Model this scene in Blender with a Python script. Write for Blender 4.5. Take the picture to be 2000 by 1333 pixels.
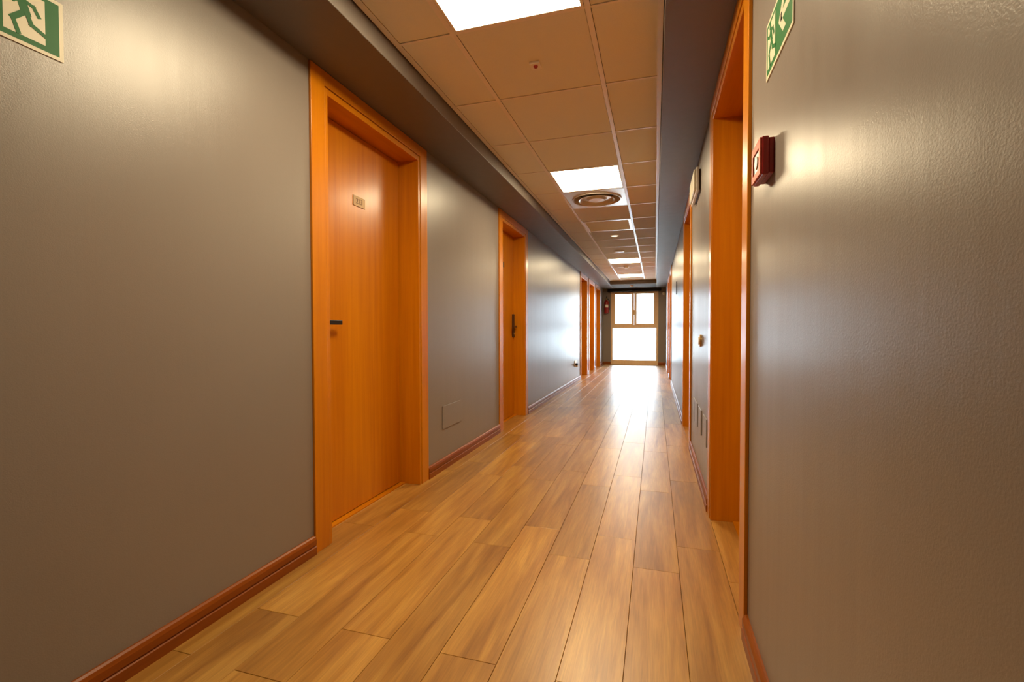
import bpy, bmesh, math, random
from mathutils import Vector, Matrix

for o in list(bpy.data.objects):
    bpy.data.objects.remove(o, do_unlink=True)
random.seed(7)
S = bpy.context.scene
COL = S.collection

# ------------------------------------------------------------------ camera
F_PX = 918.39
YAW, PITCH, ROLL = 0.295428, 0.022649, -0.0023877
fw0 = Vector((-math.sin(YAW), math.cos(YAW), 0)); rt0 = Vector((math.cos(YAW), math.sin(YAW), 0)); up0 = Vector((0, 0, 1))
fw = math.cos(PITCH)*fw0 - math.sin(PITCH)*up0
up1 = math.sin(PITCH)*fw0 + math.cos(PITCH)*up0
rt = math.cos(ROLL)*rt0 + math.sin(ROLL)*up1
up = -math.sin(ROLL)*rt0 + math.cos(ROLL)*up1
cam_data = bpy.data.cameras.new('camera'); cam = bpy.data.objects.new('camera', cam_data); COL.objects.link(cam)
cam_data.sensor_width = 36; cam_data.lens = F_PX/2000*36; cam_data.clip_start = 0.02; cam_data.clip_end = 200
cam.matrix_world = Matrix(((rt.x, up.x, -fw.x, 0), (rt.y, up.y, -fw.y, 0), (rt.z, up.z, -fw.z, 1.0), (0, 0, 0, 1)))
S.camera = cam

# ------------------------------------------------------------------ sky, exposure
SKY = (0.72, 0.87, 1.0); SKY_STRENGTH = 5.6
LAMP = (1.0, 0.81, 0.51); LAMP_STRENGTH = 14.0
world = bpy.data.worlds.new('overcast_sky'); S.world = world; world.use_nodes = True
bg = world.node_tree.nodes['Background']; bg.inputs[0].default_value = (*SKY, 1); bg.inputs[1].default_value = SKY_STRENGTH
S.view_settings.view_transform = 'Standard'; S.view_settings.look = 'None'
S.view_settings.gamma = 1; S.view_settings.use_curve_mapping = False
S.view_settings.exposure = 1.40

# ------------------------------------------------------------------ helpers
def lin(r, g, b):
    f = lambda c: (c/255)/12.92 if c/255 <= 0.04045 else ((c/255+0.055)/1.055)**2.4
    return (f(r), f(g), f(b), 1)

def newmat(name):
    m = bpy.data.materials.new(name); m.use_nodes = True
    nt = m.node_tree; b = nt.nodes['Principled BSDF']
    return m, nt, b

def N(nt, t, **kw):
    n = nt.nodes.new(t)
    for k, v in kw.items(): setattr(n, k, v)
    return n

def plain(name, col, rough=0.5, metal=0.0, noise=0.06, bump=0.0, scale=60, coat=0.0, spec=0.5):
    m, nt, b = newmat(name)
    tc = N(nt, 'ShaderNodeTexCoord'); nz = N(nt, 'ShaderNodeTexNoise'); nz.inputs['Scale'].default_value = scale
    nz.inputs['Detail'].default_value = 3
    nt.links.new(tc.outputs['Object'], nz.inputs['Vector'])
    mx = N(nt, 'ShaderNodeMix', data_type='RGBA')
    mx.inputs[6].default_value = (*[c*(1-noise) for c in col[:3]], 1); mx.inputs[7].default_value = (*[min(1, c*(1+noise)) for c in col[:3]], 1)
    nt.links.new(nz.outputs['Fac'], mx.inputs[0]); nt.links.new(mx.outputs[2], b.inputs['Base Color'])
    b.inputs['Roughness'].default_value = rough; b.inputs['Metallic'].default_value = metal
    b.inputs['Coat Weight'].default_value = coat; b.inputs['Specular IOR Level'].default_value = spec
    if bump:
        bp = N(nt, 'ShaderNodeBump'); bp.inputs['Strength'].default_value = bump; bp.inputs['Distance'].default_value = 0.002
        nt.links.new(nz.outputs['Fac'], bp.inputs['Height']); nt.links.new(bp.outputs['Normal'], b.inputs['Normal'])
    return m

def paint_mat(name, col, rough=0.33, spec=0.9):
    """satin wall paint with orange peel and roller marks"""
    m, nt, b = newmat(name)
    geo = N(nt, 'ShaderNodeNewGeometry')
    n1 = N(nt, 'ShaderNodeTexNoise'); n1.inputs['Scale'].default_value = 320; n1.inputs['Detail'].default_value = 4
    nt.links.new(geo.outputs['Position'], n1.inputs['Vector'])
    mp = N(nt, 'ShaderNodeMapping'); mp.inputs['Scale'].default_value = (16, 16, 1.2)
    nt.links.new(geo.outputs['Position'], mp.inputs['Vector'])
    n2 = N(nt, 'ShaderNodeTexNoise'); n2.inputs['Scale'].default_value = 1.0; n2.inputs['Detail'].default_value = 4
    nt.links.new(mp.outputs['Vector'], n2.inputs['Vector'])
    n3 = N(nt, 'ShaderNodeTexNoise'); n3.inputs['Scale'].default_value = 1.6; n3.inputs['Detail'].default_value = 5
    nt.links.new(geo.outputs['Position'], n3.inputs['Vector'])
    mx = N(nt, 'ShaderNodeMix', data_type='RGBA')
    mx.inputs[6].default_value = (*[c*0.93 for c in col[:3]], 1); mx.inputs[7].default_value = (*[c*1.07 for c in col[:3]], 1)
    nt.links.new(n3.outputs['Fac'], mx.inputs[0]); nt.links.new(mx.outputs[2], b.inputs['Base Color'])
    b.inputs['Specular IOR Level'].default_value = spec
    rr = N(nt, 'ShaderNodeMapRange'); rr.inputs['To Min'].default_value = rough-0.05; rr.inputs['To Max'].default_value = rough+0.05
    nt.links.new(n2.outputs['Fac'], rr.inputs['Value']); nt.links.new(rr.outputs['Result'], b.inputs['Roughness'])
    b1 = N(nt, 'ShaderNodeBump'); b1.inputs['Strength'].default_value = 0.2; b1.inputs['Distance'].default_value = 0.0015
    nt.links.new(n1.outputs['Fac'], b1.inputs['Height'])
    b2 = N(nt, 'ShaderNodeBump'); b2.inputs['Strength'].default_value = 0.15; b2.inputs['Distance'].default_value = 0.004
    nt.links.new(n2.outputs['Fac'], b2.inputs['Height']); nt.links.new(b1.outputs['Normal'], b2.inputs['Normal'])
    nt.links.new(b2.outputs['Normal'], b.inputs['Normal'])
    return m

def wood_mat(name, dark, light, axis='Z', rough=0.3, coat=0.3, fine=1.0, vary=0.0):
    """straight grain along an axis, in object space"""
    m, nt, b = newmat(name)
    tc = N(nt, 'ShaderNodeTexCoord'); oi = N(nt, 'ShaderNodeObjectInfo')
    add = N(nt, 'ShaderNodeVectorMath', operation='ADD')
    sc = N(nt, 'ShaderNodeMath', operation='MULTIPLY'); sc.inputs[1].default_value = 37.0
    nt.links.new(oi.outputs['Random'], sc.inputs[0])
    nt.links.new(tc.outputs['Object'], add.inputs[0]); nt.links.new(sc.outputs[0], add.inputs[1])
    s = {'Z': (34, 34, 1.3), 'Y': (26, 1.15, 26), 'X': (1.3, 34, 34)}[axis]
    mp = N(nt, 'ShaderNodeMapping'); mp.inputs['Scale'].default_value = tuple(v*fine for v in s)
    nt.links.new(add.outputs[0], mp.inputs['Vector'])
    n1 = N(nt, 'ShaderNodeTexNoise'); n1.inputs['Scale'].default_value = 1; n1.inputs['Detail'].default_value = 6; n1.inputs['Roughness'].default_value = 0.62
    nt.links.new(mp.outputs['Vector'], n1.inputs['Vector'])
    s2 = {'Z': (5, 5, 0.5), 'Y': (9, 1.5, 9), 'X': (.5, 5, 5)}[axis]
    mp2 = N(nt, 'ShaderNodeMapping'); mp2.inputs['Scale'].default_value = s2
    nt.links.new(add.outputs[0], mp2.inputs['Vector'])
    n2 = N(nt, 'ShaderNodeTexNoise'); n2.inputs['Scale'].default_value = 1; n2.inputs['Detail'].default_value = 3
    n2.inputs['Distortion'].default_value = 0.6
    nt.links.new(mp2.outputs['Vector'], n2.inputs['Vector'])
    mixf = N(nt, 'ShaderNodeMath', operation='MULTIPLY_ADD'); mixf.inputs[1].default_value = 0.55
    h = N(nt, 'ShaderNodeMath', operation='MULTIPLY'); h.inputs[1].default_value = 0.45
    nt.links.new(n2.outputs['Fac'], h.inputs[0]); nt.links.new(n1.outputs['Fac'], mixf.inputs[0]); nt.links.new(h.outputs[0], mixf.inputs[2])
    rp = N(nt, 'ShaderNodeValToRGB')
    rp.color_ramp.elements[0].position = 0.36; rp.color_ramp.elements[0].color = dark
    rp.color_ramp.elements[1].position = 0.64; rp.color_ramp.elements[1].color = light
    nt.links.new(mixf.outputs[0], rp.inputs['Fac'])
    out = rp.outputs['Color']
    if vary:
        rmp = N(nt, 'ShaderNodeMapRange'); rmp.inputs['To Min'].default_value = 1-vary; rmp.inputs['To Max'].default_value = 1+vary
        nt.links.new(oi.outputs['Random'], rmp.inputs['Value'])
        vm = N(nt, 'ShaderNodeVectorMath', operation='SCALE')
        nt.links.new(out, vm.inputs[0]); nt.links.new(rmp.outputs['Result'], vm.inputs['Scale']); out = vm.outputs[0]
    nt.links.new(out, b.inputs['Base Color'])
    b.inputs['Roughness'].default_value = rough; b.inputs['Specular IOR Level'].default_value = 0.32
    b.inputs['Coat Weight'].default_value = coat; b.inputs['Coat Roughness'].default_value = rough*0.6
    bp = N(nt, 'ShaderNodeBump'); bp.inputs['Strength'].default_value = 0.08; bp.inputs['Distance'].default_value = 0.001
    nt.links.new(n1.outputs['Fac'], bp.inputs['Height']); nt.links.new(bp.outputs['Normal'], b.inputs['Normal'])
    return m

def floor_mat(name):
    m, nt, b = newmat(name)
    tc = N(nt, 'ShaderNodeTexCoord'); oi = N(nt, 'ShaderNodeObjectInfo')
    sc = N(nt, 'ShaderNodeMath', operation='MULTIPLY'); sc.inputs[1].default_value = 41.0
    nt.links.new(oi.outputs['Random'], sc.inputs[0])
    add = N(nt, 'ShaderNodeVectorMath', operation='ADD')
    nt.links.new(tc.outputs['Object'], add.inputs[0]); nt.links.new(sc.outputs[0], add.inputs[1])
    def layer(scale, detail, dist, rough=0.55):
        mp = N(nt, 'ShaderNodeMapping'); mp.inputs['Scale'].default_value = scale
        nt.links.new(add.outputs[0], mp.inputs['Vector'])
        n = N(nt, 'ShaderNodeTexNoise'); n.inputs['Scale'].default_value = 1; n.inputs['Detail'].default_value = detail
        n.inputs['Distortion'].default_value = dist; n.inputs['Roughness'].default_value = rough
        nt.links.new(mp.outputs['Vector'], n.inputs['Vector']); return n.outputs['Fac']
    broad = layer((11, 1.0, 11), 2, 0.9)
    mid = layer((38, 2.2, 38), 4, 0.5)
    fine = layer((230, 9, 230), 3, 0.0)
    r1 = N(nt, 'ShaderNodeValToRGB'); e = r1.color_ramp.elements
    e[0].position = 0.30; e[0].color = FLOOR_DARK; e[1].position = 0.68; e[1].color = FLOOR_LIGHT
    k = e.new(0.48); k.color = FLOOR_MID
    s1 = N(nt, 'ShaderNodeMath', operation='MULTIPLY'); s1.inputs[1].default_value = 0.62
    s2 = N(nt, 'ShaderNodeMath', operation='MULTIPLY_ADD'); s2.inputs[1].default_value = 0.38
    nt.links.new(broad, s1.inputs[0]); nt.links.new(mid, s2.inputs[0]); nt.links.new(s1.outputs[0], s2.inputs[2])
    nt.links.new(s2.outputs[0], r1.inputs['Fac'])
    fr = N(nt, 'ShaderNodeMapRange'); fr.inputs['From Min'].default_value = 0.3; fr.inputs['From Max'].default_value = 0.7
    fr.inputs['To Min'].default_value = 0.84; fr.inputs['To Max'].default_value = 1.12
    nt.links.new(fine, fr.inputs['Value'])
    rv = N(nt, 'ShaderNodeMapRange'); rv.inputs['To Min'].default_value = 0.86; rv.inputs['To Max'].default_value = 1.12
    nt.links.new(oi.outputs['Random'], rv.inputs['Value'])
    mu = N(nt, 'ShaderNodeMath', operation='MULTIPLY'); nt.links.new(fr.outputs[0], mu.inputs[0]); nt.links.new(rv.outputs[0], mu.inputs[1])
    vm = N(nt, 'ShaderNodeVectorMath', operation='SCALE'); nt.links.new(r1.outputs['Color'], vm.inputs[0]); nt.links.new(mu.outputs[0], vm.inputs['Scale'])
    nt.links.new(vm.outputs[0], b.inputs['Base Color'])
    b.inputs['Roughness'].default_value = 0.36; b.inputs['Specular IOR Level'].default_value = 0.9
    bp = N(nt, 'ShaderNodeBump'); bp.inputs['Strength'].default_value = 0.12; bp.inputs['Distance'].default_value = 0.001
    nt.links.new(fine, bp.inputs['Height']); nt.links.new(bp.outputs['Normal'], b.inputs['Normal'])
    return m

FLOOR_DARK = (0.255, 0.102, 0.014, 1); FLOOR_MID = (0.405, 0.190, 0.032, 1); FLOOR_LIGHT = (0.550, 0.298, 0.062, 1)

def emit_mat(name, col, strength):
    m, nt, b = newmat(name)
    b.inputs['Base Color'].default_value = (0.9, 0.9, 0.9, 1); b.inputs['Roughness'].default_value = 0.5
    b.inputs['Emission Color'].default_value = (*col, 1); b.inputs['Emission Strength'].default_value = strength
    return m

def glass_mat(name):
    m, nt, b = newmat(name)
    nt.nodes.remove(b)
    tr = N(nt, 'ShaderNodeBsdfTransparent'); tr.inputs[0].default_value = (0.97, 0.985, 0.98, 1)
    gl = N(nt, 'ShaderNodeBsdfGlossy'); gl.inputs['Roughness'].default_value = 0.02
    fr = N(nt, 'ShaderNodeFresnel'); fr.inputs['IOR'].default_value = 1.45
    mx = N(nt, 'ShaderNodeMixShader')
    nt.links.new(fr.outputs[0], mx.inputs[0]); nt.links.new(tr.outputs[0], mx.inputs[1]); nt.links.new(gl.outputs[0], mx.inputs[2])
    nt.links.new(mx.outputs[0], nt.nodes['Material Output'].inputs['Surface'])
    return m

M = {}
M['wall'] = paint_mat('grey_satin_paint', (0.235, 0.206, 0.185, 1), 0.35, 0.75)
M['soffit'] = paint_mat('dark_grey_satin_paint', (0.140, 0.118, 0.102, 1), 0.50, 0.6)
M['matte'] = paint_mat('dark_grey_matte_paint', (0.140, 0.122, 0.108, 1), 0.85, 0.15)
M['door'] = wood_mat('orange_cherry_veneer', (0.50, 0.150, 0.001, 1), (0.64, 0.225, 0.002, 1), 'Z', 0.34, 0.2, 1.0)
M['door_y'] = wood_mat('orange_cherry_veneer_across', (0.50, 0.150, 0.001, 1), (0.64, 0.225, 0.002, 1), 'Y', 0.34, 0.2, 1.0)
M['base'] = wood_mat('red_brown_baseboard', (0.20, 0.044, 0.002, 1), (0.30, 0.075, 0.004, 1), 'Y', 0.38, 0.0, 1.0)
M['base_x'] = wood_mat('red_brown_baseboard_across', (0.20, 0.044, 0.002, 1), (0.30, 0.075, 0.004, 1), 'X', 0.38, 0.0, 1.0)
M['plank'] = floor_mat('oak_floor_board')
M['sub'] = plain('dark_subfloor', (0.05, 0.025, 0.012), 0.9)
M['tile'] = plain('mineral_fibre_tile', (0.82, 0.79, 0.66), 0.92, noise=0.05, bump=0.25, scale=220)
M['tee'] = plain('cream_enamel_grid', (0.88, 0.80, 0.68), 0.35, noise=0.02)
M['plenum'] = plain('dark_plenum', (0.06, 0.05, 0.04), 0.9)
M['lamp'] = emit_mat('lit_lamp_diffuser', LAMP, LAMP_STRENGTH)
M['lamp_small'] = emit_mat('dim_lit_lens', LAMP, 0.9)
M['white'] = plain('white_plastic', (0.88, 0.84, 0.76), 0.4, noise=0.02)
M['metalw'] = plain('silver_enamel', (0.70, 0.66, 0.60), 0.32, metal=0.45, noise=0.02)
M['dark'] = plain('black_metal', (0.012, 0.010, 0.010), 0.35, noise=0.05)
M['bronze'] = plain('dark_bronze', (0.10, 0.055, 0.03), 0.35, metal=0.7)
M['brass'] = plain('aged_brass', (0.55, 0.36, 0.14), 0.3, metal=0.9)
M['plate'] = plain('brushed_bronze_plate', (0.25, 0.15, 0.065), 0.4, metal=0.6)
M['digits'] = plain('engraved_dark_brown', (0.16, 0.08, 0.03), 0.5)
M['red'] = plain('red_plastic', (0.34, 0.018, 0.015), 0.35, noise=0.05)
M['redlight'] = plain('orange_red_face', (0.60, 0.07, 0.02), 0.5, noise=0.05)
M['green'] = plain('sign_green', (0.012, 0.17, 0.040), 0.5, spec=0.3, noise=0.05)
M['signwhite'] = plain('sign_cream', (0.80, 0.76, 0.58), 0.4, noise=0.02)
M['lightwood'] = wood_mat('pale_pine', (0.82, 0.60, 0.34, 1), (0.88, 0.68, 0.42, 1), 'Z', 0.35, 0.2, 1.0)
M['glass'] = glass_mat('clear_glass')
M['black'] = plain('black_fabric', (0.008, 0.008, 0.012), 0.8)
M['concrete'] = plain('pale_concrete', (0.75, 0.74, 0.72), 0.85, scale=8)
M['caulk'] = plain('white_sealant', (0.75, 0.70, 0.62), 0.6)

def bx(bm, x0, x1, y0, y1, z0, z1, bev=0.0):
    vs = [bm.verts.new((x, y, z)) for x in (min(x0, x1), max(x0, x1)) for y in (min(y0, y1), max(y0, y1)) for z in (min(z0, z1), max(z0, z1))]
    q = [(0, 1, 3, 2), (4, 6, 7, 5), (0, 4, 5, 1), (2, 3, 7, 6), (0, 2, 6, 4), (1, 5, 7, 3)]
    fs = [bm.faces.new([vs[i] for i in f]) for f in q]
    if bev:
        es = list({e for f in fs for e in f.edges})
        bmesh.ops.bevel(bm, geom=es, offset=bev, segments=2, affect='EDGES', profile=0.5)

def lathe(bm, prof, n=32, axis='Z', c=(0, 0, 0), caps=True):
    """prof: (radius, height) list; revolved round axis through c"""
    rings = []
    for r, h in prof:
        ring = []
        for k in range(n):
            a = 2*math.pi*k/n; u, v = r*math.cos(a), r*math.sin(a)
            p = {'Z': (u, v, h), 'X': (h, u, v), 'Y': (u, h, v)}[axis]
            ring.append(bm.verts.new((p[0]+c[0], p[1]+c[1], p[2]+c[2])))
        rings.append(ring)
    for i in range(len(rings)-1):
        for k in range(n):
            bm.faces.new((rings[i][k], rings[i][(k+1) % n], rings[i+1][(k+1) % n], rings[i+1][k]))
    if caps:
        if prof[0][0] > 1e-5: bm.faces.new(rings[0])
        if prof[-1][0] > 1e-5: bm.faces.new(rings[-1])

def tube(bm, pts, r, n=10):
    pts = [Vector(p) for p in pts]; rings = []
    for i, p in enumerate(pts):
        t = (pts[min(i+1, len(pts)-1)]-pts[max(i-1, 0)]).normalized()
        a = Vector((0, 0, 1)) if abs(t.z) < 0.9 else Vector((1, 0, 0))
        u = t.cross(a).normalized(); v = t.cross(u).normalized()
        rr = r[i] if isinstance(r, (list, tuple)) else r
        rings.append([bm.verts.new(p + rr*(math.cos(2*math.pi*k/n)*u + math.sin(2*math.pi*k/n)*v)) for k in range(n)])
    for i in range(len(rings)-1):
        for k in range(n):
            bm.faces.new((rings[i][k], rings[i][(k+1) % n], rings[i+1][(k+1) % n], rings[i+1][k]))
    bm.faces.new(rings[0]); bm.faces.new(rings[-1])

def prism(bm, poly, mapf, d0, d1):
    """extrude a 2-D polygon between depths d0 and d1; mapf(u, v, d) -> xyz"""
    a = [bm.verts.new(mapf(u, v, d0)) for u, v in poly]; b = [bm.verts.new(mapf(u, v, d1)) for u, v in poly]
    bm.faces.new(a); bm.faces.new(b[::-1]); n = len(poly)
    for k in range(n): bm.faces.new((a[k], b[k], b[(k+1) % n], a[(k+1) % n]))

def obj(name, bm, mat, parent=None, at=None, smooth=False):
    """one mesh object from a bmesh in world coordinates; its origin goes to `at` (or stays with the parent's)"""
    bmesh.ops.recalc_face_normals(bm, faces=bm.faces)
    loc = Vector(at) if at is not None else (Vector(parent['_w']) if parent else Vector((0, 0, 0)))
    bmesh.ops.translate(bm, verts=bm.verts, vec=-loc)
    me = bpy.data.meshes.new(name); bm.to_mesh(me); bm.free()
    if smooth:
        me.polygons.foreach_set('use_smooth', [True]*len(me.polygons)); me.set_sharp_from_angle(angle=math.radians(35))
    me.materials.append(mat)
    o = bpy.data.objects.new(name, me); COL.objects.link(o)
    o['_w'] = tuple(loc)
    if parent: o.parent = parent; o.location = loc-Vector(parent['_w'])
    else: o.location = loc
    return o

def tag(o, label, cat, group=None, kind=None):
    o['label'] = label; o['category'] = cat
    if group: o['group'] = group
    if kind: o['kind'] = kind
    return o

def thing(name, label, cat, loc, group=None, kind=None):
    o = bpy.data.objects.new(name, None); COL.objects.link(o); o.location = loc; o['_w'] = tuple(loc); o.empty_display_size = 0.1
    return tag(o, label, cat, group, kind)

def box_obj(name, dims, mat, parent=None, bev=0.0, at=None):
    bm = bmesh.new(); bx(bm, *dims, bev)
    return obj(name, bm, mat, parent, at)

# ------------------------------------------------------------------ dimensions
XL, XR = -1.460, 0.289          # wall faces
Y0, Y1 = -2.6, 13.95            # back and far wall
ZS, ZC = 2.190, 2.280           # soffit underside, ceiling
SL, SR = -1.130, 0.030          # soffit inner edges
YC = 12.50                      # where the tiled ceiling ends
LEFT = [(1.738, 2.836), (4.348, 5.420), (9.55, 10.63), (10.80, 11.88), (12.08, 13.16)]
RIGHT = [(1.650, 2.762), (4.150, 5.270), (9.05, 10.13), (10.55, 11.63)]
CW, GAP, LIP = 0.092, 0.004, 0.020      # casing width, groove, jamb lip
HEADZ, CH, HLIP = 2.187, 0.066, 0.030
OPZ = HEADZ-CH-GAP-HLIP
REC = 0.135                     # door leaf set back from wall face

# ------------------------------------------------------------------ floor
sub = box_obj('floor', (-1.85, 0.70, Y0-0.1, Y1+0.25, -0.09, -0.009), M['sub'])
tag(sub, 'honey-coloured wood plank floor running the length of the corridor', 'floor', kind='structure')
edges = [-1.3685-0.1835*2 + 0.1835*k for k in range(13)]      # plank joints across the corridor
PL = 0.993
cache = {}
def plank_mesh(w, l):
    key = (round(w, 4), round(l, 4))
    if key not in cache:
        bm = bmesh.new(); g = 0.0007
        x0, x1, y0, y1 = -w/2+g, w/2-g, -l/2+g, l/2-g; c = 0.0009
        top = [bm.verts.new((x, y, 0)) for x, y in ((x0+c, y0+c), (x1-c, y0+c), (x1-c, y1-c), (x0+c, y1-c))]
        mid = [bm.verts.new((x, y, -c)) for x, y in ((x0, y0), (x1, y0), (x1, y1), (x0, y1))]
        bot = [bm.verts.new((x, y, -0.009)) for x, y in ((x0, y0), (x1, y0), (x1, y1), (x0, y1))]
        bm.faces.new(top); bm.faces.new(bot[::-1])
        for k in range(4):
            j = (k+1) % 4
            bm.faces.new((mid[k], mid[j], top[j], top[k])); bm.faces.new((bot[k], bot[j], mid[j], mid[k]))
        me = bpy.data.meshes.new('plank'); bm.to_mesh(me); bm.free(); me.materials.append(M['plank']); cache[key] = me
    return cache[key]
openings = [(XL-0.2, a, b) for a, b in LEFT] + [(XR+0.2, a, b) for a, b in RIGHT]
for i in range(len(edges)-1):
    xa, xb = edges[i], edges[i+1]
    inside = xb > XL+0.02 and xa < XR-0.02
    ph = (1.345 if i % 2 == 0 else 1.085) - 0.006*i
    cuts = [Y0]; k = math.floor((Y0-ph)/PL)+1
    while ph+k*PL < Y1-0.05:
        if ph+k*PL > Y0+0.05: cuts.append(ph+k*PL)
        k += 1
    cuts.append(Y1)
    for ya, yb in zip(cuts, cuts[1:]):
        if not inside:
            side = LEFT if xb < -1 else RIGHT
            if not any(ya < b and yb > a for a, b in side): continue
        o = bpy.data.objects.new('plank', plank_mesh(xb-xa, yb-ya)); COL.objects.link(o)
        o.parent = sub; o.location = ((xa+xb)/2, (ya+yb)/2, 0)

# ------------------------------------------------------------------ walls
def side_wall(name, X, s, doors, label):
    """s = -1 left, +1 right: the wall grows away from the corridor"""
    bm = bmesh.new(); T = 0.22; y = Y0-0.1
    for a, b in doors:
        bx(bm, X, X+s*T, y, a+0.06, 0, 2.45); bx(bm, X, X+s*T, a+0.06, b-0.06, HEADZ-0.045, 2.45); y = b-0.06
    bx(bm, X, X+s*T, y, Y1+0.2, 0, 2.45)
    bx(bm, X+s*T, X+s*(T+0.05), Y0-0.1, Y1+0.2, -0.05, 2.45)
    return tag(obj(name, bm, M['wall']), label, 'wall', kind='structure')
side_wall('wall_left', XL, -1, LEFT, 'grey satin-painted corridor wall on the left with five doorways')
side_wall('wall_right', XR, 1, RIGHT, 'grey satin-painted corridor wall on the right, close to the viewer')

WX0, WX1, WZ1 = -1.235, 0.085, 2.108        # window opening
bm = bmesh.new()
bx(bm, XL-0.05, WX0, Y1, Y1+0.2, 0, 2.45); bx(bm, WX1, XR+0.05, Y1, Y1+0.2, 0, 2.45); bx(bm, WX0, WX1, Y1, Y1+0.2, WZ1, 2.45)
tag(obj('wall_end', bm, M['wall']), 'grey end wall around the tall bright window', 'wall', kind='structure')
wb = box_obj('wall_back', (XL-0.05, XR+0.05, Y0-0.1, Y0, 0, 2.45), M['wall'])
tag(wb, 'grey wall closing the corridor behind the viewer', 'wall', kind='structure')

# soffits
t1 = box_obj('trim_1', (XL, SL, Y0, Y1, ZS, 2.40), M['soffit'], bev=0.003); tag(t1, 'grey boxed soffit along the top of the left wall', 'soffit', kind='structure')
t2 = box_obj('trim_2', (SR, XR, Y0, Y1, ZS, 2.40), M['soffit'], bev=0.003); tag(t2, 'grey boxed soffit along the top of the right wall', 'soffit', kind='structure')
t3 = box_obj('trim_3', (SL, SR, YC, Y1, ZS, 2.40), M['matte'], bev=0.003); tag(t3, 'grey lowered soffit across the corridor in front of the window', 'soffit', kind='structure')

# ------------------------------------------------------------------ ceiling
ceil = box_obj('ceiling', (XL-0.2, XR+0.2, Y0-0.1, Y1+0.2, 2.40, 2.47), M['plenum'])
tag(ceil, 'suspended ceiling of tan square tiles in a cream metal grid', 'ceiling', kind='structure')
T1, T2 = -0.842, -0.262; CL, CR = -1.098, 0.004
PITCHY, YR = 0.6145, 1.900
row = lambda k: YR+k*PITCHY
rows = list(range(-8, 19))
LIGHTS = [-1, 3, 11, 15]; DIFF = 4; GRILLE = 6
def tmesh(w, l):
    key = ('t', round(w, 4), round(l, 4))
    if key not in cache:
        bm = bmesh.new(); bx(bm, -w/2, w/2, -l/2, l/2, 0, 0.015)
        me = bpy.data.meshes.new('ceiling_tile'); bm.to_mesh(me); bm.free(); me.materials.append(M['tile']); cache[key] = me
    return cache[key]
cols = [(CL-0.012, T1), (T1, T2), (T2, CR+0.016)]
for ci, (xa, xb) in enumerate(cols):
    for k in rows:
        ya, yb = max(row(k), Y0), min(row(k+1), YC)
        if yb-ya < 0.05: continue
        if ci == 1 and (k in LIGHTS or k in (DIFF, GRILLE)): continue
        o = bpy.data.objects.new('ceiling_tile', tmesh(xb-xa-0.027, yb-ya-0.015)); COL.objects.link(o)
        o.parent = ceil; o.location = ((xa+xb)/2, (ya+yb)/2, ZC+0.0035)
for xt in (T1, T2):
    bm = bmesh.new(); bx(bm, xt-0.0115, xt+0.0115, Y0, YC, ZC, ZC+0.0032); bx(bm, xt-0.001, xt+0.001, Y0, YC, ZC+0.003, ZC+0.03)
    obj('grid_runner', bm, M['tee'], ceil)
for xa, xb in ((SL+0.005, CL), (CR, SR-0.003)):
    box_obj('wall_angle', (xa, xb, Y0, YC, ZC, ZC+0.0032), M['tee'], ceil)
tee_me = {}
for ci, (xa, xb) in enumerate(((CL, T1-0.0118), (T1+0.0118, T2-0.0118), (T2+0.0118, CR))):
    bm = bmesh.new(); bx(bm, xa, xb, -0.0055, 0.0055, ZC+0.0005, ZC+0.0034)
    me = bpy.data.meshes.new('cross_tee'); bm.to_mesh(me); bm.free(); me.materials.append(M['tee'])
    for k in rows:
        if Y0+0.03 < row(k) < YC-0.03:
            o = bpy.data.objects.new('cross_tee', me); COL.objects.link(o); o.parent = ceil; o.location = (0, row(k), 0)

# ceiling lights
MX = (T1+T2)/2
light_labels = {-1: 'lit square ceiling panel lamp nearest the viewer, cut by the top edge of the photo',
                3: 'lit square ceiling panel lamp directly before the round air diffuser',
                11: 'third lit ceiling panel lamp, beyond the ventilation grille',
                15: 'farthest lit ceiling panel lamp, small, close to the window end'}
for k in LIGHTS:
    ya, yb = row(k)+0.008, row(k+1)-0.008; xa, xb = T1+0.013, T2-0.013
    t = thing('ceiling_light', light_labels[k], 'ceiling light', (MX, (ya+yb)/2, ZC), 'square ceiling panel lamps')
    bm = bmesh.new(); w = 0.012
    bx(bm, xa, xa+w, ya, yb, ZC-0.001, ZC+0.012); bx(bm, xb-w, xb, ya, yb, ZC-0.001, ZC+0.012)
    bx(bm, xa+w, xb-w, ya, ya+w, ZC-0.001, ZC+0.012); bx(bm, xa+w, xb-w, yb-w, yb, ZC-0.001, ZC+0.012)
    obj('frame', bm, M['tee'], t)
    box_obj('diffuser_panel', (xa+w, xb-w, ya+w, yb-w, ZC+0.002, ZC+0.008), M['lamp'], t)
    box_obj('housing', (xa, xb, ya, yb, ZC+0.0125, ZC+0.06), M['white'], t)

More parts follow.
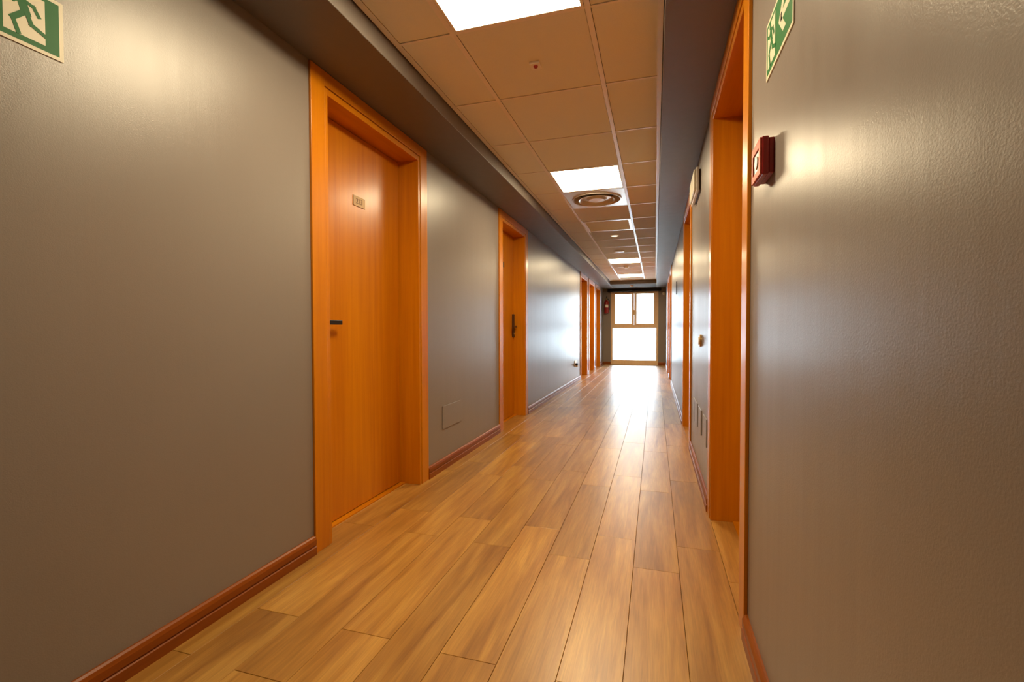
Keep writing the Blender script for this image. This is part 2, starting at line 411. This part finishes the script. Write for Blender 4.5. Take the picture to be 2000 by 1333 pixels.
# round air diffuser
ya, yb = row(DIFF)+0.008, row(DIFF+1)-0.008; xa, xb = T1+0.013, T2-0.013; cx, cy = MX, (ya+yb)/2
t = thing('air_diffuser', 'round ceiling air diffuser with concentric rings on a square metal plate', 'air vent', (cx, cy, ZC))
bm = bmesh.new(); R0 = 0.232
sq = [(xa, ya), (xb, ya), (xb, yb), (xa, yb)]
n = 48
outer = []
for k in range(n):
    a = 2*math.pi*k/n; ca, sa = math.cos(a), math.sin(a); f = 1/max(abs(ca), abs(sa))
    outer.append((cx+ca*f*(xb-xa)/2, cy+sa*f*(yb-ya)/2))
for z, flip in ((ZC-0.001, False), (ZC+0.003, True)):
    vo = [bm.verts.new((x, y, z)) for x, y in outer]
    vi = [bm.verts.new((cx+R0*math.cos(2*math.pi*k/n), cy+R0*math.sin(2*math.pi*k/n), z)) for k in range(n)]
    for k in range(n):
        bm.faces.new((vo[k], vo[(k+1) % n], vi[(k+1) % n], vi[k]))
obj('plate', bm, M['metalw'], t)
bm = bmesh.new(); lathe(bm, [(0.238, ZC-0.001), (0.236, ZC-0.010), (0.226, ZC-0.012), (0.218, ZC-0.004), (0.190, ZC+0.055), (0.186, ZC+0.055), (0.214, ZC-0.002)], 48, 'Z', (cx, cy, 0), caps=False)
obj('outer_ring', bm, M['metalw'], t, smooth=True)
bm = bmesh.new(); lathe(bm, [(0.176, ZC-0.012), (0.174, ZC-0.016), (0.166, ZC-0.014), (0.120, ZC+0.030), (0.118, ZC+0.034), (0.168, ZC-0.008), (0.176, ZC-0.012)], 48, 'Z', (cx, cy, 0), caps=False)
obj('middle_cone', bm, M['metalw'], t, smooth=True)
bm = bmesh.new(); lathe(bm, [(0.0, ZC-0.0131), (0.074, ZC-0.013), (0.080, ZC-0.009), (0.100, ZC+0.002), (0.150, ZC+0.010)], 48, 'Z', (cx, cy, 0), caps=False)
obj('centre_disc', bm, M['metalw'], t)
box_obj('plenum_box', (xa, xb, ya, yb, ZC+0.06, ZC+0.10), M['plenum'], t)

# slatted return grille
ya, yb = row(GRILLE)+0.008, row(GRILLE+1)-0.008; cy = (ya+yb)/2
t = thing('ventilation_grille', 'square ceiling ventilation grille with thin grey slats behind the round diffuser', 'air vent', (cx, cy, ZC))
bm = bmesh.new(); w = 0.028
bx(bm, xa, xa+w, ya, yb, ZC-0.002, ZC+0.01); bx(bm, xb-w, xb, ya, yb, ZC-0.002, ZC+0.01)
bx(bm, xa+w, xb-w, ya, ya+w, ZC-0.002, ZC+0.01); bx(bm, xa+w, xb-w, yb-w, yb, ZC-0.002, ZC+0.01)
obj('frame', bm, M['metalw'], t)
ns = 14; sp = (yb-ya-2*w)/ns
bm = bmesh.new()
prism(bm, [(-0.021, 0.010), (0.016, 0.0), (0.017, 0.0015), (-0.020, 0.0115)], lambda u, v, d: (d, u, v), xa+w-cx, xb-w-cx)
bmesh.ops.recalc_face_normals(bm, faces=bm.faces)
me = bpy.data.meshes.new('slat'); bm.to_mesh(me); bm.free(); me.materials.append(M['metalw'])
for k in range(ns):
    o = bpy.data.objects.new('slat', me); COL.objects.link(o); o.parent = t; o.location = (0, ya+w+(k+0.5)*sp-cy, 0.0)
box_obj('dark_box', (xa, xb, ya, yb, ZC+0.05, ZC+0.08), M['plenum'], t)

# small ceiling devices
t = thing('alarm_indicator', 'tiny cream square alarm indicator with a red dome on the ceiling', 'indicator', (-0.557, 2.231, ZC))
box_obj('base', (-0.582, -0.532, 2.203, 2.259, ZC-0.009, ZC+0.0034), M['white'], t, bev=0.002)
bm = bmesh.new(); lathe(bm, [(0.011, ZC-0.009), (0.010, ZC-0.014), (0.006, ZC-0.018), (0.0, ZC-0.019)], 16, 'Z', (-0.555, 2.226, 0))
obj('red_dome', bm, M['red'], t, smooth=True)

def detector(x, y, z, label, r=0.05, h=0.035, name='smoke_detector'):
    t = thing(name, label, 'smoke detector', (x, y, z), 'round ceiling detectors')
    bm = bmesh.new(); lathe(bm, [(r, z), (r, z-0.012), (r*0.92, z-0.016), (r*0.8, z-0.017)], 28, 'Z', (x, y, 0)); obj('base', bm, M['white'], t, smooth=True)
    bm = bmesh.new(); lathe(bm, [(r*0.74, z-0.017), (r*0.70, z-h*0.85), (r*0.5, z-h), (0, z-h)], 28, 'Z', (x, y, 0)); obj('sensing_head', bm, M['white'], t, smooth=True)
ZT = ZC+0.0034
t = thing('downlight', 'small round lit downlight just past the ventilation grille', 'ceiling light', (-0.531, 6.53, ZT))
bm = bmesh.new(); lathe(bm, [(0.058, ZT), (0.058, ZT-0.006), (0.052, ZT-0.009), (0.045, ZT-0.006)], 28, 'Z', (-0.531, 6.53, 0)); obj('rim', bm, M['white'], t, smooth=True)
bm = bmesh.new(); lathe(bm, [(0.044, ZT-0.0062), (0.040, ZT-0.010), (0.0, ZT-0.011)], 28, 'Z', (-0.531, 6.53, 0), caps=False); obj('lens', bm, M['lamp_small'], t, smooth=True)
detector(-0.562, 7.82, ZT, 'flat round detector on the ceiling before the third lamp', 0.085, 0.022)
detector(-0.565, 9.75, ZT, 'round smoke detector between the two farthest ceiling lamps', 0.055, 0.045)
detector(-0.60, 12.95, ZS, 'small round detector under the lowered soffit at the window end', 0.05, 0.035)

# ------------------------------------------------------------------ doors
def text_mesh(s, size):
    cu = bpy.data.curves.new('digits', 'FONT'); cu.body = s; cu.size = size; cu.extrude = 0.0006; cu.align_x = 'CENTER'; cu.align_y = 'CENTER'
    tmp = bpy.data.objects.new('digits', cu); COL.objects.link(tmp)
    me = bpy.data.meshes.new_from_object(tmp.evaluated_get(bpy.context.evaluated_depsgraph_get()))
    bpy.data.objects.remove(tmp, do_unlink=True); bpy.data.curves.remove(cu)
    return me

def door(n, X, s, y0, y1, label, hand, digits=None, lever='black'):
    """s=-1 left wall, +1 right wall; hand=-1 handle on the near side, +1 far side"""
    yc = (y0+y1)/2
    D = lambda d: X+s*d          # depth into the wall
    t = thing('door_%d' % n, label, 'door', (X, yc, 0), 'bedroom doors along the corridor', 'structure')
    f = -0.012                   # casing stands proud of the wall
    for a, b in ((y0, y0+CW), (y1-CW, y1)):
        box_obj('casing', (D(f), D(0.0), a, b, 0.0, HEADZ), M['door'], t, bev=0.002)
    box_obj('casing_head', (D(f), D(0.0), y0+CW, y1-CW, HEADZ-CH, HEADZ), M['door_y'], t, bev=0.002)
    ja, jb = y0+CW+GAP, y1-CW-GAP
    g = -0.008
    for a, b in ((ja, ja+LIP), (jb-LIP, jb)):
        box_obj('jamb', (D(g), D(REC+0.05), a, b, 0.0, HEADZ-CH-GAP), M['door'], t, bev=0.0015)
    box_obj('head_jamb', (D(g), D(REC+0.05), ja+LIP, jb-LIP, OPZ, HEADZ-CH-GAP), M['door_y'], t, bev=0.0015)
    oa, ob = ja+LIP, jb-LIP
    box_obj('threshold', (D(REC-0.035), D(REC+0.05), oa, ob, 0.0, 0.006), M['door_y'], t)
    leaf = box_obj('leaf', (D(REC), D(REC+0.042), oa+0.0035, ob-0.0035, 0.010, OPZ-0.0035), M['door'], t, bev=0.0015)
    # number plate
    if digits is not None:
        px = D(REC); pc = (oa+ob)/2 + 0.006; pz = 1.722
        pl = box_obj('number_plate', (px, px-s*0.004, pc-0.055, pc+0.055, pz-0.028, pz+0.028), M['plate'], t, bev=0.001)
        if digits:
            me = text_mesh(digits, 0.042); me.materials.append(M['digits'])
            o = bpy.data.objects.new('digits', me); COL.objects.link(o); o.parent = pl
            # text faces the corridor
            o.rotation_euler = (math.pi/2, 0, math.pi/2 if s < 0 else -math.pi/2)
            off = 0.030 if len(digits) == 1 else 0.0
            o.location = Vector((px-s*0.0042, pc+(off if s < 0 else -off), pz)) - Vector(pl['_w'])
    # handle: long back plate, neck, flat lever towards the hinge side
    mat = M['dark'] if lever == 'black' else M['bronze']
    hy = oa+0.060 if hand < 0 else ob-0.040; d = 1 if hand < 0 else -1
    hx = D(REC); hz = 1.043
    pd = 0.006 if lever == 'black' else 0.020
    h = box_obj('handle', (hx, hx-s*pd, hy-0.021, hy+0.021, hz-0.125, hz+0.145), M['bronze'], t, bev=0.002)
    bm = bmesh.new(); lathe(bm, [(0.011, 0.004), (0.011, 0.045), (0.009, 0.052)], 16, 'X', (0, 0, 0))
    for v in bm.verts: v.co = Vector((hx-s*v.co.x, hy+v.co.y, hz+v.co.z))
    obj('neck', bm, mat, h, smooth=True)
    ln = 0.155 if lever == 'black' else 0.115
    box_obj('lever', (hx-s*0.040, hx-s*0.052, hy-d*0.012, hy+d*ln, hz-0.012, hz+0.011), mat, h, bev=0.002)
    bm = bmesh.new(); lathe(bm, [(0.010, pd-0.001), (0.010, pd+0.006), (0.006, pd+0.008)], 14, 'X', (0, 0, 0))
    for v in bm.verts: v.co = Vector((hx-s*v.co.x, hy+v.co.y, hz-0.085+v.co.z))
    obj('lock_cylinder', bm, M['brass'], h, smooth=True)
    return t

door(1, XL, -1, *LEFT[0], 'large orange wood door with number plate and black lever, nearest on the left wall', -1, '223')
door(2, XL, -1, *LEFT[1], 'orange wood door with dark bronze handle, second along the left wall', 1, '1', 'bronze')
door(3, XL, -1, *LEFT[2], 'orange doorway on the left wall right after the wall socket, first of three close together', -1, '', 'bronze')
door(4, XL, -1, *LEFT[3], 'middle one of three far orange doors close together on the left wall', -1, '', 'bronze')
door(5, XL, -1, *LEFT[4], 'last orange door on the left wall, nearest the fire extinguisher', 1, '', 'bronze')
door(6, XR, 1, *RIGHT[0], 'tall orange doorway nearest on the right wall, beside the red call point', -1, '', 'bronze')
door(7, XR, 1, *RIGHT[1], 'orange doorway on the right wall below the emergency lamp', -1, '', 'bronze')
door(8, XR, 1, *RIGHT[2], 'narrow-looking far orange doorway on the right wall, nearer of the last two', -1, '', 'bronze')
door(9, XR, 1, *RIGHT[3], 'farthest orange doorway on the right wall, nearest the window', -1, '', 'bronze')

# ------------------------------------------------------------------ baseboards
PROF = [(0, 0), (0.018, 0), (0.018, 0.034), (0.0125, 0.0375), (0.0125, 0.041), (0.0165, 0.044), (0.0165, 0.066), (0.012, 0.077), (0.006, 0.082), (0, 0.082)]
def skirting(X, s, doors, side):
    y = Y0; seg = []
    for a, b in doors: seg.append((y, a-0.0005)); y = b+0.0005
    seg.append((y, Y1))
    words = (['nearest the viewer', 'between the first and second doorway', 'between the second and third doorway', 'between the third and fourth doorway', 'between the fourth and fifth doorway', 'in the corner by the end wall']
             if side == 'left' else ['nearest the viewer', 'between the first and second doorway', 'between the second and third doorway', 'between the last two doorways', 'in the corner by the end wall'])
    for (a, b), wd in zip(seg, words):
        bm = bmesh.new(); prism(bm, PROF, lambda u, v, d: (X-s*u, d, v), a, b)
        o = obj('baseboard_'+side, bm, M['base'], at=(X, (a+b)/2, 0))
        tag(o, 'red-brown wooden baseboard on the %s wall %s' % (side, wd), 'baseboard', 'red-brown baseboards', 'structure')
skirting(XL, -1, LEFT, 'left'); skirting(XR, 1, RIGHT, 'right')
for a, b, wd in ((XL+0.018, WX0-0.001, 'under the fire extinguisher, left of the window'), (WX1+0.001, XR-0.018, 'right of the window')):
    bm = bmesh.new(); prism(bm, PROF, lambda u, v, d: (d, Y1-u, v), a, b)
    tag(obj('baseboard_end', bm, M['base_x'], at=((a+b)/2, Y1, 0)), 'short red-brown baseboard on the end wall '+wd, 'baseboard', 'red-brown baseboards', 'structure')

# ------------------------------------------------------------------ window
t = thing('window_1', 'tall bright pale-wood window with two upper sashes over one large pane', 'window', ((WX0+WX1)/2, Y1, 0), kind='structure')
fy0, fy1 = Y1-0.012, Y1+0.06
fwid = 0.058
for a, b in ((WX0, WX0+fwid), (WX1-fwid, WX1)): box_obj('frame_post', (a, b, fy0, fy1, 0, WZ1), M['lightwood'], t, bev=0.003)
box_obj('sill', (WX0+fwid, WX1-fwid, fy0, fy1, 0, 0.135), M['lightwood'], t, bev=0.003)
box_obj('head', (WX0+fwid, WX1-fwid, fy0, fy1, WZ1-0.03, WZ1), M['lightwood'], t, bev=0.003)
TZ0, TZ1 = 1.055, 1.150
box_obj('transom', (WX0+fwid, WX1-fwid, fy0, fy1, TZ0, TZ1), M['lightwood'], t, bev=0.003)
box_obj('pane', (WX0+fwid, WX1-fwid, fy0+0.03, fy0+0.036, 0.135, TZ0), M['glass'], t)
mid = (WX0+WX1)/2-0.004
for a, b in ((WX0+fwid, mid-0.002), (mid+0.002, WX1-fwid)):
    sy0, sy1 = fy0-0.008, fy0+0.05; w = 0.068
    sa = box_obj('sash', (a, a+w, sy0, sy1, TZ1, WZ1-0.03), M['lightwood'], t, bev=0.003)
    box_obj('stile', (b-w, b, sy0, sy1, TZ1, WZ1-0.03), M['lightwood'], sa, bev=0.003)
    box_obj('rail', (a+w, b-w, sy0, sy1, TZ1, TZ1+0.035), M['lightwood'], sa, bev=0.003)
    box_obj('rail', (a+w, b-w, sy0, sy1, WZ1-0.03-0.04, WZ1-0.03), M['lightwood'], sa, bev=0.003)
    box_obj('pane', (a+w, b-w, sy0+0.03, sy0+0.036, TZ1+0.035, WZ1-0.07), M['glass'], sa)
h = box_obj('window_handle', (mid-0.012, mid+0.012, fy0-0.016, fy0-0.008, 1.50, 1.58), M['brass'], t, bev=0.002)
box_obj('lever', (mid-0.008, mid+0.008, fy0-0.045, fy0-0.033, 1.44, 1.55), M['brass'], h, bev=0.003)
box_obj('neck', (mid-0.006, mid+0.006, fy0-0.035, fy0-0.016, 1.53, 1.545), M['brass'], h)
h = box_obj('opener', (mid-0.03, mid+0.045, fy0-0.060, fy0-0.008, WZ1-0.065, WZ1-0.025), M['signwhite'], t, bev=0.004)
box_obj('opener_arm', (mid+0.045, WX1-0.12, fy0-0.040, fy0-0.026, WZ1-0.045, WZ1-0.033), M['signwhite'], h, bev=0.002)

# roller blind cassette
t = thing('roller_blind', 'black rolled-up blind across the top of the end window', 'blind', ((WX0+WX1)/2, Y1, 2.11))
box_obj('cassette', (-1.325, 0.165, Y1-0.150, Y1-0.024, 2.105, ZS-0.003), M['black'], t, bev=0.012)
box_obj('bottom_bar', (-1.300, 0.140, Y1-0.105, Y1-0.085, 2.092, 2.104), M['black'], t, bev=0.004)
for a in (-1.331, 0.166): box_obj('bracket', (a, a+0.006, Y1-0.10, Y1, 2.122, ZS-0.004), M['white'], t)

# outside: pale terrace
tr = box_obj('terrace', (-6, 5, Y1+0.2, Y1+9, -0.15, -0.02), M['concrete'])
tag(tr, 'pale terrace in glaring daylight outside the end window', 'terrace', kind='structure')

# ------------------------------------------------------------------ exit signs
def stroke(bm, pts, w, mapf, d0, d1):
    for (x0, y0), (x1, y1) in zip(pts, pts[1:]):
        dx, dy = x1-x0, y1-y0; l = math.hypot(dx, dy); ux, uy = dx/l*w/2, dy/l*w/2
        prism(bm, [(x0-ux-uy, y0-uy+ux), (x0-ux+uy, y0-uy-ux), (x1+ux+uy, y1+uy-ux), (x1+ux-uy, y1+uy+ux)], mapf, d0, d1)

def exit_sign(name, X, s, ystart, z0, label, flip):
    """u runs to the viewer's right along the sign"""
    W, H = 0.264, 0.148
    mp = lambda u, v, d: (X-s*d, (ystart-u) if s > 0 else (ystart+u), z0+v)
    yc = mp(W/2, 0, 0)[1]
    t = thing(name, label, 'exit sign', (X, yc, z0), 'green escape route signs')
    rect = lambda u0, u1, v0, v1: [(u0, v0), (u1, v0), (u1, v1), (u0, v1)]
    bm = bmesh.new(); prism(bm, rect(0, W, 0, H), mp, 0, 0.0030); obj('board', bm, M['signwhite'], t)
    bm = bmesh.new(); prism(bm, rect(0.009, W-0.009, 0.009, H-0.009), mp, 0.0030, 0.0034); obj('green_field', bm, M['green'], t)
    pu = 0.146 if flip else 0.020           # doorway panel
    pw, phh, pv = (0.080, 0.108, 0.022)
    bm = bmesh.new(); prism(bm, rect(pu, pu+pw, pv, pv+phh), mp, 0.0034, 0.0037); obj('doorway_panel', bm, M['signwhite'], t)
    bm = bmesh.new(); q = lambda x, y: (pu+pw*x, pv+phh*y)
    A, B = 0.0037, 0.0040
    lay = [0]
    def st(pts, w):
        for p0, p1 in zip(pts, pts[1:]):
            lay[0] += 1; stroke(bm, [q(*p0), q(*p1)], w, mp, A, B+0.00006*lay[0])
    st([(0.44, 0.76), (0.52, 0.56)], 0.019)
    st([(0.40, 0.79), (0.24, 0.70), (0.04, 0.77)], 0.0085)
    st([(0.45, 0.80), (0.72, 0.74), (0.84, 0.58)], 0.0085)
    st([(0.49, 0.53), (0.22, 0.31)], 0.012); st([(0.22, 0.30), (0.34, 0.04)], 0.009)
    st([(0.55, 0.54), (0.66, 0.32), (0.985, 0.21)], 0.0095)
    prism(bm, [q(0.34+0.105*math.cos(a*math.pi/8), 0.925+0.08*math.sin(a*math.pi/8)) for a in range(16)], mp, A, B)
    obj('running_figure', bm, M['green'], t)
    bm = bmesh.new(); au = 0.026 if flip else 0.134; cv = H/2+0.003
    prism(bm, [(au+0.020, cv-0.010), (au+0.098, cv-0.010), (au+0.098, cv+0.010), (au+0.020, cv+0.010)], mp, 0.0034, 0.0037)
    prism(bm, [(au, cv), (au+0.040, cv+0.042), (au+0.068, cv+0.042), (au+0.028, cv)], mp, 0.0034, 0.0037)
    prism(bm, [(au, cv), (au+0.028, cv), (au+0.068, cv-0.042), (au+0.040, cv-0.042)], mp, 0.0034, 0.0037)
    obj('arrow', bm, M['signwhite'], t)
exit_sign('exit_sign', XL, -1, 0.837-0.264, 1.690, 'green exit sign with running figure on the left wall, cut by the photo edge', True)
exit_sign('exit_sign', XR, 1, 1.440, 1.672, 'green and white exit sign with arrow on the right wall above the red call point', False)

# ------------------------------------------------------------------ fire call point
t = thing('fire_call_point', 'small red fire alarm call point on the right wall beside the nearest doorway', 'alarm button', (XR, 1.402, 1.40))
ya, yb, za, zb = 1.345, 1.460, 1.398, 1.496
box_obj('back_box', (XR-0.013, XR, ya+0.004, yb-0.004, za+0.004, zb-0.004), M['red'], t, bev=0.002)
box_obj('body', (XR-0.030, XR-0.013, ya, yb, za, zb), M['red'], t, bev=0.004)
bm = bmesh.new(); w = 0.020
for d in ((ya+0.003, yb-0.003, zb-0.024, zb-0.003), (ya+0.003, yb-0.003, za+0.003, za+0.020), (ya+0.003, ya+w, za+0.020, zb-0.024), (yb-w, yb-0.003, za+0.020, zb-0.024)):
    bx(bm, XR-0.034, XR-0.0302, *d)
fr = obj('front_frame', bm, M['redlight'], t)
box_obj('window', (XR-0.0312, XR-0.0302, ya+w, yb-w, za+0.020, zb-0.024), M['dark'], t)
bm = bmesh.new(); lathe(bm, [(0.017, 0), (0.017, 0.0025), (0.012, 0.003)], 20, 'X', (0, 0, 0))
for v in bm.verts: v.co = Vector((XR-0.0313-v.co.x, (ya+yb)/2+v.co.y, (za+zb)/2-0.002+v.co.z))
obj('button', bm, M['signwhite'], t, smooth=True)

# ------------------------------------------------------------------ emergency lamp over the second right doorway
t = thing('emergency_light', 'flat white emergency lamp high on the right wall before the second doorway', 'emergency light', (XR, 3.62, 1.95))
box_obj('back_plate', (XR-0.012, XR, 3.42, 3.82, 1.945, 2.085), M['bronze'], t, bev=0.002)
box_obj('housing', (XR-0.030, XR-0.012, 3.40, 3.84, 1.935, 2.095), M['white'], t, bev=0.004)
box_obj('diffuser', (XR-0.044, XR-0.030, 3.412, 3.828, 1.947, 2.083), M['signwhite'], t, bev=0.006)

# ------------------------------------------------------------------ blank covers, buttons, sockets
o = box_obj('cover_plate', (XL, XL+0.0055, 3.072, 3.398, 0.290, 0.455), M['wall'], bev=0.0015)
tag(o, 'grey painted blank cover plate low on the left wall between the first two doors', 'cover plate')
for y, wd in ((2.90, 'nearest to the doorway'), (3.225, 'second from the near doorway'), (3.510, 'third from the near doorway'), (3.72, 'farthest of the row')):
    wy = 0.13 if y > 3.6 else 0.20
    o = box_obj('cover_plate', (XR-0.0065, XR, y, y+wy, 0.322, 0.484), M['wall'], bev=0.0015)
    tag(o, 'grey painted blank cover plate low on the right wall, %s' % wd, 'cover plate', 'blank cover plates on the right wall')
t = thing('wall_button', 'small round brass and white button at hand height on the right wall', 'wall button', (XR, 3.30, 0.93))
bm = bmesh.new(); lathe(bm, [(0.040, 0), (0.040, 0.008), (0.036, 0.012)], 24, 'X')
for v in bm.verts: v.co = Vector((XR-v.co.x, 3.30+v.co.y, 0.93+v.co.z))
obj('rose', bm, M['brass'], t, smooth=True)
bm = bmesh.new(); lathe(bm, [(0.026, 0.012), (0.026, 0.017), (0.020, 0.019), (0, 0.019)], 24, 'X')
for v in bm.verts: v.co = Vector((XR-v.co.x, 3.30+v.co.y, 0.93+v.co.z))
obj('knob', bm, M['white'], t, smooth=True)

t = thing('wall_socket', 'white wall socket with plug low on the left wall before the three far doors', 'socket', (XL, 8.95, 0.37))
box_obj('face_plate', (XL, XL+0.009, 8.86, 9.04, 0.30, 0.42), M['white'], t, bev=0.002)
box_obj('plug', (XL+0.009, XL+0.055, 8.90, 8.96, 0.33, 0.37), M['dark'], t, bev=0.004)
box_obj('adapter', (XL+0.009, XL+0.045, 8.955, 9.02, 0.30, 0.36), M['white'], t, bev=0.004)

t = thing('door_sign', 'thin dark bracket sign on the right wall beyond the second doorway', 'sign', (XR, 7.0, 1.58))
box_obj('plate', (XR-0.006, XR, 6.95, 7.05, 1.50, 1.68), M['bronze'], t, bev=0.001)
box_obj('frame', (XR-0.010, XR-0.006, 6.955, 7.045, 1.505, 1.675), M['dark'], t)

t = thing('alarm_sounder', 'small cream alarm sounder high on the end wall right of the window', 'alarm', (0.215, Y1, 2.02))
bm = bmesh.new(); lathe(bm, [(0.045, 0), (0.045, 0.025), (0.038, 0.032)], 24, 'Y')
for v in bm.verts: v.co = Vector((0.232+v.co.x, Y1-v.co.y, 2.03+v.co.z))
obj('base', bm, M['white'], t, smooth=True)
bm = bmesh.new(); lathe(bm, [(0.030, 0.032), (0.028, 0.055), (0.015, 0.066), (0, 0.068)], 24, 'Y')
for v in bm.verts: v.co = Vector((0.232+v.co.x, Y1-v.co.y, 2.03+v.co.z))
obj('dome', bm, M['signwhite'], t, smooth=True)

# ------------------------------------------------------------------ fire extinguisher
ex, ey = -1.352, Y1-0.088
t = thing('fire_extinguisher', 'red fire extinguisher with white label hanging on the end wall left of the window', 'fire extinguisher', (ex, ey, 1.49))
bm = bmesh.new(); lathe(bm, [(0.045, 1.485), (0.062, 1.492), (0.066, 1.51), (0.066, 1.80), (0.060, 1.83), (0.040, 1.855), (0.020, 1.868), (0.018, 1.885)], 28, 'Z', (ex, ey, 0))
obj('cylinder', bm, M['red'], t, smooth=True)
bm = bmesh.new(); nn = 12
for i in range(nn):
    a0, a1 = math.radians(-125+90*i/nn), math.radians(-125+90*(i+1)/nn); r = 0.0668
    vs = [bm.verts.new((ex+r*math.cos(a), ey+r*math.sin(a), z)) for a, z in ((a0, 1.655), (a1, 1.655), (a1, 1.735), (a0, 1.735))]; bm.faces.new(vs)
obj('paper_label', bm, M['signwhite'], t)
bm = bmesh.new(); lathe(bm, [(0.020, 1.880), (0.022, 1.90), (0.016, 1.925)], 16, 'Z', (ex, ey, 0)); obj('valve', bm, M['brass'], t, smooth=True)
bm = bmesh.new(); tube(bm, [(ex, ey, 1.92), (ex+0.01, ey-0.03, 1.945), (ex+0.02, ey-0.085, 1.965)], 0.007); obj('carry_handle', bm, M['dark'], t, smooth=True)
bm = bmesh.new(); tube(bm, [(ex, ey, 1.905), (ex+0.01, ey-0.03, 1.91), (ex+0.02, ey-0.08, 1.905)], 0.006); obj('squeeze_lever', bm, M['dark'], t, smooth=True)
bm = bmesh.new(); tube(bm, [(ex+0.02, ey, 1.90), (ex+0.06, ey-0.01, 1.90), (ex+0.085, ey-0.012, 1.85), (ex+0.083, ey-0.012, 1.70), (ex+0.080, ey-0.012, 1.58)], [0.008]*3+[0.009, 0.012]); obj('hose', bm, M['dark'], t, smooth=True)
bm = bmesh.new(); bx(bm, ex-0.012, ex+0.012, Y1-0.024, Y1, 1.62, 1.98); bx(bm, ex-0.03, ex+0.03, Y1-0.03, Y1-0.020, 1.80, 1.83); obj('wall_bracket', bm, M['dark'], t)

for o in bpy.data.objects:
    if '_w' in o.keys(): del o['_w']
